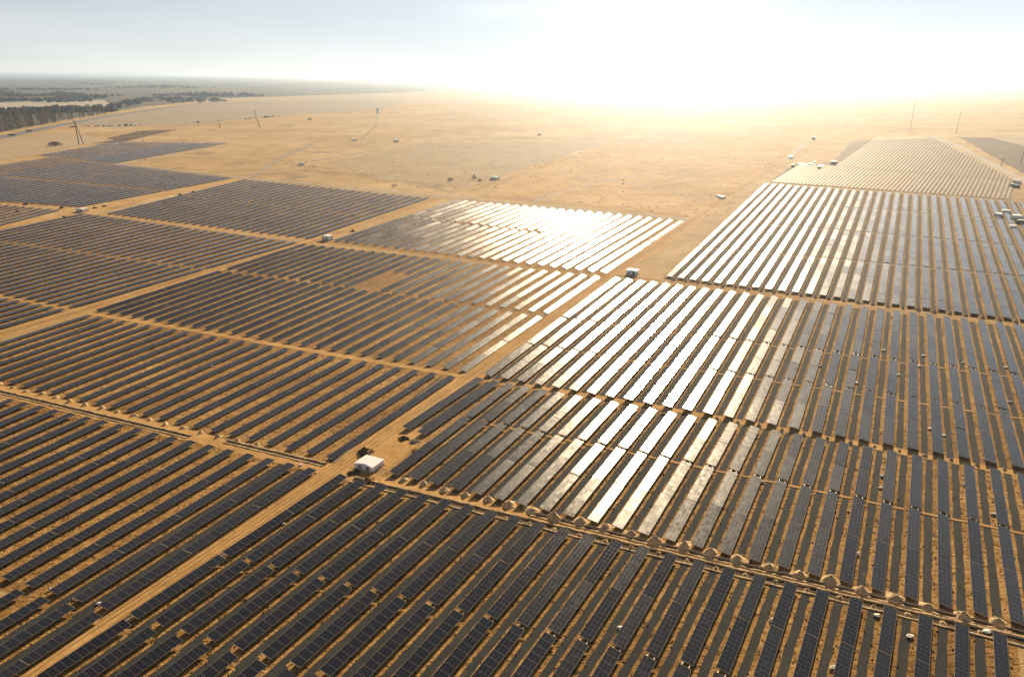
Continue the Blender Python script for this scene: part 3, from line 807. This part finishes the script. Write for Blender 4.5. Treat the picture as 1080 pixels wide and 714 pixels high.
# scattered white scraps
M['scrap'] = material('white_scrap', (.78, .76, .70), .7)[0]
def scrap_mesh(seed):
    r = random.Random(seed); bm = bmesh.new(); bmesh.ops.create_icosphere(bm, subdivisions=2, radius=1)
    for v in bm.verts: v.co *= r.uniform(.75, 1.15); v.co.z = max(v.co.z * .45, -.1)
    me = bpy.data.meshes.new('white_scrap'); bm.to_mesh(me); bm.free(); me.materials.append(M['scrap']); return me
SC = [scrap_mesh(i) for i in range(4)]
zz = [(240,295),(315,435),(630,268),(675,345),(433,462),(793,425),(780,515),(660,165),(895,187),(545,370),(430,318),(740,318),(880,307),(755,285),(870,412),(1013,322),(1025,430),(1025,550),(1042,562),(635,517),(720,537),(818,535),(865,500),(245,680),(620,700),(885,690),(500,232),(200,190),(370,160),(560,120)]
pts = [(720 + x / 2.975, 280 + y / 2.975) for x, y in zz] + [(903, 585), (1048, 543), (814, 655), (880, 705), (925, 650), (842, 541), (930, 503), (1033, 580), (1041, 667), (960, 672), (712, 640), (655, 663)]
pts.sort()
for i, (x, y) in enumerate(pts):
    p = at(x, y); o = bpy.data.objects.new('white_scrap', SC[i % 4]); COL.objects.link(o)
    o.location = (p.x, p.y, .3); o.scale = (rnd.uniform(.65, 1.15), rnd.uniform(.45, .75), rnd.uniform(.7, 1.2)); o.rotation_euler[2] = rnd.uniform(-.5, .5)
    tag(o, '%s white scrap from the left among the right hand panel rows' % word(i + 1), 'scrap', 'white scraps between the right hand rows')
pts = sorted([(274, 665), (299, 553), (104, 637), (54, 622), (79, 632), (203, 480), (223.5, 387), (155, 408), (23.5, 362), (243, 478), (317, 491), (133, 243), (47, 172), (127, 159), (220, 207), (60, 192)])
for i, (x, y) in enumerate(pts):
    p = at(x, y); o = bpy.data.objects.new('white_scrap', SC[i % 4]); COL.objects.link(o); k = 1.0 if y > 300 else 2.2
    o.location = (p.x, p.y, .25); o.scale = (rnd.uniform(.5, .8) * k, rnd.uniform(.3, .5) * k, rnd.uniform(.5, .9) * k); o.rotation_euler[2] = rnd.uniform(-.5, .5)
    tag(o, '%s white scrap from the left among the left hand panel rows' % word(i + 1), 'scrap', 'white scraps between the left hand rows')

# crates, sheets and machinery at the unfinished blocks
M['sheet'] = material('pale_sheeting', (.74, .73, .70), .5)[0]
def stack(p, az, w, l, h, label, dark=False):
    root = empty('material_stack', (p.x, p.y, 0), -az); tag(root, label, 'stack')
    mb = MB(); mb.box((0, 0, .15), (w, l, .3)); mb.build('pallet', M['bark'], root)
    mb = MB(); mb.box((0, 0, .3 + h / 2), (w * .94, l * .94, h), top=.9); mb.build('cover', M['hut_dark'] if dark else M['sheet'], root)
for x, y, az_, w, l, h, lab, dk in (
    (846, 174.5, 60, 16, 7, 1.6, 'long flat white stack at the corner of the bare rack block', 0), (856, 175, 50, 9, 9, 2.2, 'second white stack from the left by the bare racks', 0),
    (866, 176.5, 60, 10, 6, 2.0, 'third white stack from the left by the bare racks', 0), (836, 176.5, 30, 4, 4, 3.0, 'leftmost dark stack by the bare racks', 1),
    (864, 179, 30, 5, 4, 3.5, 'dark stack in front of the third white stack', 1), (879, 173.5, 20, 8, 5, 3.6, 'dark stack at right of the white stacks', 1),
    (859, 173, 20, 3, 8, 2.5, 'narrow dark stack between the white stacks', 1), (834, 167.5, 20, 6, 6, 3.0, 'small stack at the top of the straight main road', 0),
    (858, 147.5, 20, 6, 8, 5.0, 'dark stack at the far end of the track', 1),
    (761, 209.5, 60, 7, 4, 2.0, 'white stack alone on the sand left of the bright block', 0), (757, 207.5, 75, 9, 1.5, 1.0, 'thin dark stack beside the lone white stack', 1),
    (1053, 228.5, 60, 6, 5, 2.4, 'pale stack on the gap at the right corner of the bright block', 0), (1061, 224.5, 30, 7, 4, 2.0, 'pale low stack near the right corner of the bright block', 0),
    (1072, 231, 10, 8, 6, 2.8, 'largest white stack at the right edge below the bare racks', 0), (1076, 236, 10, 6, 5, 2.6, 'dark stack at the right edge below the bare racks', 1),
    (1068, 241, 20, 5, 4, 2.0, 'sandy coloured stack in front of the largest white stack', 0), (1072, 193.5, 70, 9, 4, 3.0, 'white topped stack where the pale road meets the bare racks', 0),
    (1070, 198, 70, 10, 4, 3.0, 'dark stack where the pale road meets the bare racks', 1),
    (374, 148.5, 70, 14, 6, 2.5, 'long pale stack on the desert left of the far track', 0), (418, 150, 60, 12, 6, 3.5, 'pale stack on the desert beside the far track', 0)):
    stack(at(x, y), R_(az_), w, l, h, lab, dk)

M['pole'] = material('pole_timber', (.16, .13, .10), .85)[0]
M['pole_pale'] = material('pole_concrete', (.60, .57, .52), .8)[0]
def pole(x, ybase, h, lean, label, mat=None, twin=False):
    mat = mat or M['pole']; p = at(x, ybase); root = empty('power_pole', (p.x, p.y, 0)); tag(root, label, 'power pole')
    top = Vector((lean * h, 0, h))
    mb = MB(); mb.tube((0, 0, -.3), top, .9 if x < 500 else .5, .5 if x < 500 else .3, 8); mb.build('mast', mat, root)
    if twin:
        mb = MB(); mb.tube((7.5, 0, -.3), top * .93, .8, .45, 8); mb.build('strut', mat, root)
    mb = MB(); mb.box((top.x, 0, h * .93), (5.5, .4, .45)); mb.box((top.x, 0, h * .84), (4.0, .35, .4)); ca = mb.build('crossarm', mat, root)
    for dx in (-2.5, 0, 2.5):
        mb = MB(); mb.tube((top.x + dx, 0, h * .93 + .2), (top.x + dx, 0, h * .93 + 1.4), .22, .30, 6); mb.build('insulator', M['pole_pale'], ca)
pole(83.5, 153, 40, -.03, 'tall twin legged power pole at the far left beyond the panels', twin=True)
pole(274, 135, 36, -.22, 'leaning dark power pole on the desert edge at upper left')
pole(152, 149.5, 20, -.55, 'strongly leaning pale pole beside the brown ploughed patch', M['pole_pale'])
pole(1008, 141.5, 42, .06, 'slender pole on the horizon side of the bare racks')
pole(959.5, 139.5, 62, .02, 'taller faint pole in the haze behind the bare racks')
pole(1076, 173.5, 30, .08, 'dark pole at the right edge beside the grey field')
pole(1056, 176.0, 10, .0, 'short dark post left of the right edge pole')
pole(232, 135.5, 9, .0, 'short dark post on the far desert right of the ploughed patch')
pole(153, 169.5, 5, .0, 'short white post on the sand in the notch of the panels', M['pole_pale'])

# vehicles on the highway
def truck(p, az, label, seed):
    root = empty('truck', (p.x, p.y, .4), -az); tag(root, label, 'truck', 'trucks on the highway')
    body = material('truck_box', ((.05, .05, .055), (.12, .10, .09))[seed], .5)[0]
    mb = MB(); mb.box((0, -1.5, 2.4), (2.6, 8.5, 2.8)); mb.build('cargo_box', body, root)
    mb = MB(); mb.box((0, 4.3, 1.9), (2.4, 2.2, 2.4), top=.88); cb = mb.build('cab', body, root)
    mb = MB(); mb.box((0, 5.33, 2.4), (2.0, .08, .9)); mb.build('windscreen', M['hut_dark'], cb)
    for y in (-4.5, -3.2, 4.0):
        for x in (-1.1, 1.1):
            mb = MB(); mb.tube((x - .15, y, .5), (x + .15, y, .5), .5, .5, 12); mb.build('wheel', M['hut_dark'], root)
truck(at(13, 144), R_(60), 'black truck on the left end of the highway', 0)
truck(at(31, 139.5), R_(60), 'dark grey truck ahead on the highway, nearer the poplars', 1)

# ------------------------------------------------------------------ poplars and far woods
def poplar_meshes(seed):
    r = random.Random(seed); h = 1.0
    tr = MB(); tr.tube((0, 0, -.02), (0, 0, .97), .016, .003, 6)
    for _ in range(16):
        z = r.uniform(.12, .8); a = r.uniform(0, 6.28); k = .10 * (1.05 - z) + .02
        tr.tube((0, 0, z), (math.cos(a) * k, math.sin(a) * k, z + r.uniform(.10, .2)), .004, .001, 4)
    cr = MB()
    for _ in range(420):
        z = .10 + .90 * r.random() ** .9; k = .115 * math.sin(math.pi * min(1, z * .9 + .08)) ** .6 * r.random() ** .5; a = r.uniform(0, 6.28)
        c = Vector((math.cos(a) * k, math.sin(a) * k, z)); u = Vector((math.cos(a) * .006, math.sin(a) * .006, r.uniform(.018, .038))); v = Vector((r.gauss(0, 1), r.gauss(0, 1), 0)).normalized() * r.uniform(.008, .016)
        cr.quad([c - u, c + v, c + u])
    a_ = tr.mesh('trunk'); a_.materials.append(M['bark']); b_ = cr.mesh('crown')
    return a_, b_
PM = [poplar_meshes(i) for i in range(5)]
PD = [poplar_meshes(i + 50) for i in range(2)]
for t_, c_ in PM: c_.materials.append(M['dry_leaf'])
for t_, c_ in PD: c_.materials.append(M['bush'])
def tree_line(p0, p1, n, h, where, group, dark=.15, spread=8):
    for i in range(n):
        p = at(*p0).lerp(at(*p1), (i + rnd.uniform(-.25, .25)) / n); tm, cm = rnd.choice(PD if rnd.random() < dark else PM)
        root = empty('poplar_tree', (p.x + rnd.uniform(-spread, spread), p.y + rnd.uniform(-spread, spread), 0), rnd.uniform(0, 6.28))
        tag(root, '%s poplar from the left %s' % (word(i + 1), where), 'tree', group)
        hh = h * rnd.uniform(.75, 1.1)
        for nm, me in (('trunk', tm), ('crown', cm)):
            o = bpy.data.objects.new(nm, me); COL.objects.link(o); o.parent = root; o.scale = (hh * 1.25, hh * 1.25, hh)
tree_line((-14, 142), (62, 129), 34, 36, 'in the tall row beyond the highway', 'poplars in the tall row beyond the highway')
tree_line((60, 129.5), (112, 120.5), 20, 24, 'in the lower row farther along the highway', 'poplars farther along the highway', .3)
tree_line((-14, 134), (70, 124), 26, 30, 'in the back row behind the tall poplars', 'poplars in the back row', .3, 20)
def woods(poly, n, h, seed):
    r = random.Random(seed); P_ = [at(*c) for c in poly]; mb = MB()
    xs = [p.x for p in P_]; ys = [p.y for p in P_]; made = 0
    while made < n:
        x, y = r.uniform(min(xs), max(xs)), r.uniform(min(ys), max(ys)); ins = False
        for a, b in zip(P_, P_[1:] + P_[:1]):
            if (a.y > y) != (b.y > y) and x < (b.x - a.x) * (y - a.y) / (b.y - a.y) + a.x: ins = not ins
        made += 1
        if not ins: continue
        hh = h * r.uniform(.5, 1.2); w = hh * r.uniform(.8, 1.6)
        for _ in range(5):
            c = Vector((x + r.gauss(0, w * .4), y + r.gauss(0, w * .4), hh * r.uniform(.2, .8)))
            u = Vector((r.gauss(0, 1), r.gauss(0, 1), r.gauss(0, 1))).normalized() * w * .6; v = Vector((r.gauss(0, 1), r.gauss(0, 1), r.gauss(0, 1))).normalized() * w * .6
            mb.quad([c - u, c + v, c + u, c - v])
    return mb
mb = MB(); rw = random.Random(77); PATCH = []
for _ in range(26):
    x_ = rw.uniform(-60, 230); y_ = rw.uniform(84, 107) ; w_ = rw.uniform(20, 70); h_ = rw.uniform(.4, 1.6) * (y_ - 78) / 14
    PATCH.append(([(x_ - w_, y_), (x_ - w_ * .3, y_ - h_), (x_ + w_ * .6, y_ - h_ * .6), (x_ + w_, y_ + h_ * .3), (x_ + w_ * .2, y_ + h_)], 260, 9, 100 + len(PATCH)))
for poly, n, h, sd in tuple(PATCH) + (([(112, 121), (133, 113), (150, 110), (135, 108), (118, 112)], 900, 12, 1), 
                       ([(190, 131.5), (300, 123), (300, 122.6), (195, 130.5)], 160, 3, 4),
                       ([(70, 135), (150, 133), (150, 132.3), (90, 134)], 120, 3, 5), ([(-20, 123), (110, 118), (105, 115), (-20, 118)], 900, 10, 6)):
    m2 = woods(poly, n, h, sd); off_ = len(mb.v); mb.v += m2.v; mb.f += [tuple(k + off_ for k in f) for f in m2.f]; mb.m += m2.m
tag(mb.build('woodland', soil('woods', (.075, .08, .07), (.10, .105, .09), (.14, .135, .11), big=.01, fine=.1, bstr=0)), 'dark bands of woodland across the far plain', 'woodland', None, 'stuff')

mb = MB(); rc = random.Random(23)
for _ in range(2600):
    q_ = (rc.uniform(100, 860), 118 + 112 * rc.random() ** 1.3); p = at(*q_)
    if q_[1] > 150 + (q_[0] - 100) * .105 + 16 or (q_[0] < 260 and q_[1] > 146): continue
    e = rc.uniform(.5, 1.5) * (1.6 if rc.random() < .1 else 1)
    for _k in range(5):
        c = V3(p, e * .35) + Vector((rc.gauss(0, e * .5), rc.gauss(0, e * .5), 0)); u = Vector((rc.gauss(0, 1), rc.gauss(0, 1), rc.gauss(0, .6))).normalized() * e * .6; v = Vector((rc.gauss(0, 1), rc.gauss(0, 1), .8)).normalized() * e * .6
        mb.quad([c - u * .5, c + v, c + u * .5])
tag(mb.build('desert_scrub', soil('scrub', (.08, .06, .03), (.13, .10, .05), (.2, .15, .08), big=.05, fine=.4, bstr=0)), 'sparse low scrub dotted over the open sand', 'scrub', None, 'stuff')
# ------------------------------------------------------------------ clods and dry tufts on the soil strips
mb = MB(); rc = random.Random(11)
for key, rows, ends in BLOCKS:
    if key not in ('B1a', 'B1b', 'B2a', 'B2b', 'B9', 'B9s', 'B8', 'B3'): continue
    dens = {'B8': .25, 'B3': .22}.get(key, .7)
    for r in rows:
        a, b = r['a'], r['b']; L = (b - a).length; d = (b - a) / L; n_ = Vector((d.y, -d.x))
        for _ in range(int(L * dens)):
            p = a + d * rc.uniform(0, L) + n_ * rc.choice((rc.uniform(-2.6, -1.1), rc.uniform(1.1, 2.8)))
            e = rc.uniform(.12, .34); an = rc.uniform(0, 6.28)
            k = len(mb.v)
            for j in range(3): mb.v.append((p.x + math.cos(an + 2.09 * j) * e, p.y + math.sin(an + 2.09 * j) * e * .8, 0))
            mb.v.append((p.x + rc.uniform(-.1, .1), p.y + rc.uniform(-.1, .1), e * rc.uniform(.7, 1.5)))
            mb.f += [(k, k + 1, k + 3), (k + 1, k + 2, k + 3), (k + 2, k, k + 3)]; mb.m += [0, 0, 0]
tag(mb.build('soil_clods', M['field_soil']), 'loose brown clods strewn along the soil strips', 'clods', None, 'stuff')
# ------------------------------------------------------------------ haze
hz = MB(); hz.box((0, E_ / 2 - 2000, HC / 2 + 2.5), (2.06 * E_, E_ + 5000, HC + 7.0))
hm = bpy.data.materials.new('haze'); hm.use_nodes = True
ht = hm.node_tree; ht.nodes.clear()
ho = ht.nodes.new('ShaderNodeOutputMaterial'); hv = ht.nodes.new('ShaderNodeVolumePrincipled')
hv.inputs['Color'].default_value = (.62, .78, .98, 1); hv.inputs['Density'].default_value = 5.5e-5
hv.inputs['Anisotropy'].default_value = .76
ht.links.new(hv.outputs[0], ho.inputs['Volume'])
tag(hz.build('haze', hm), kind='stuff')
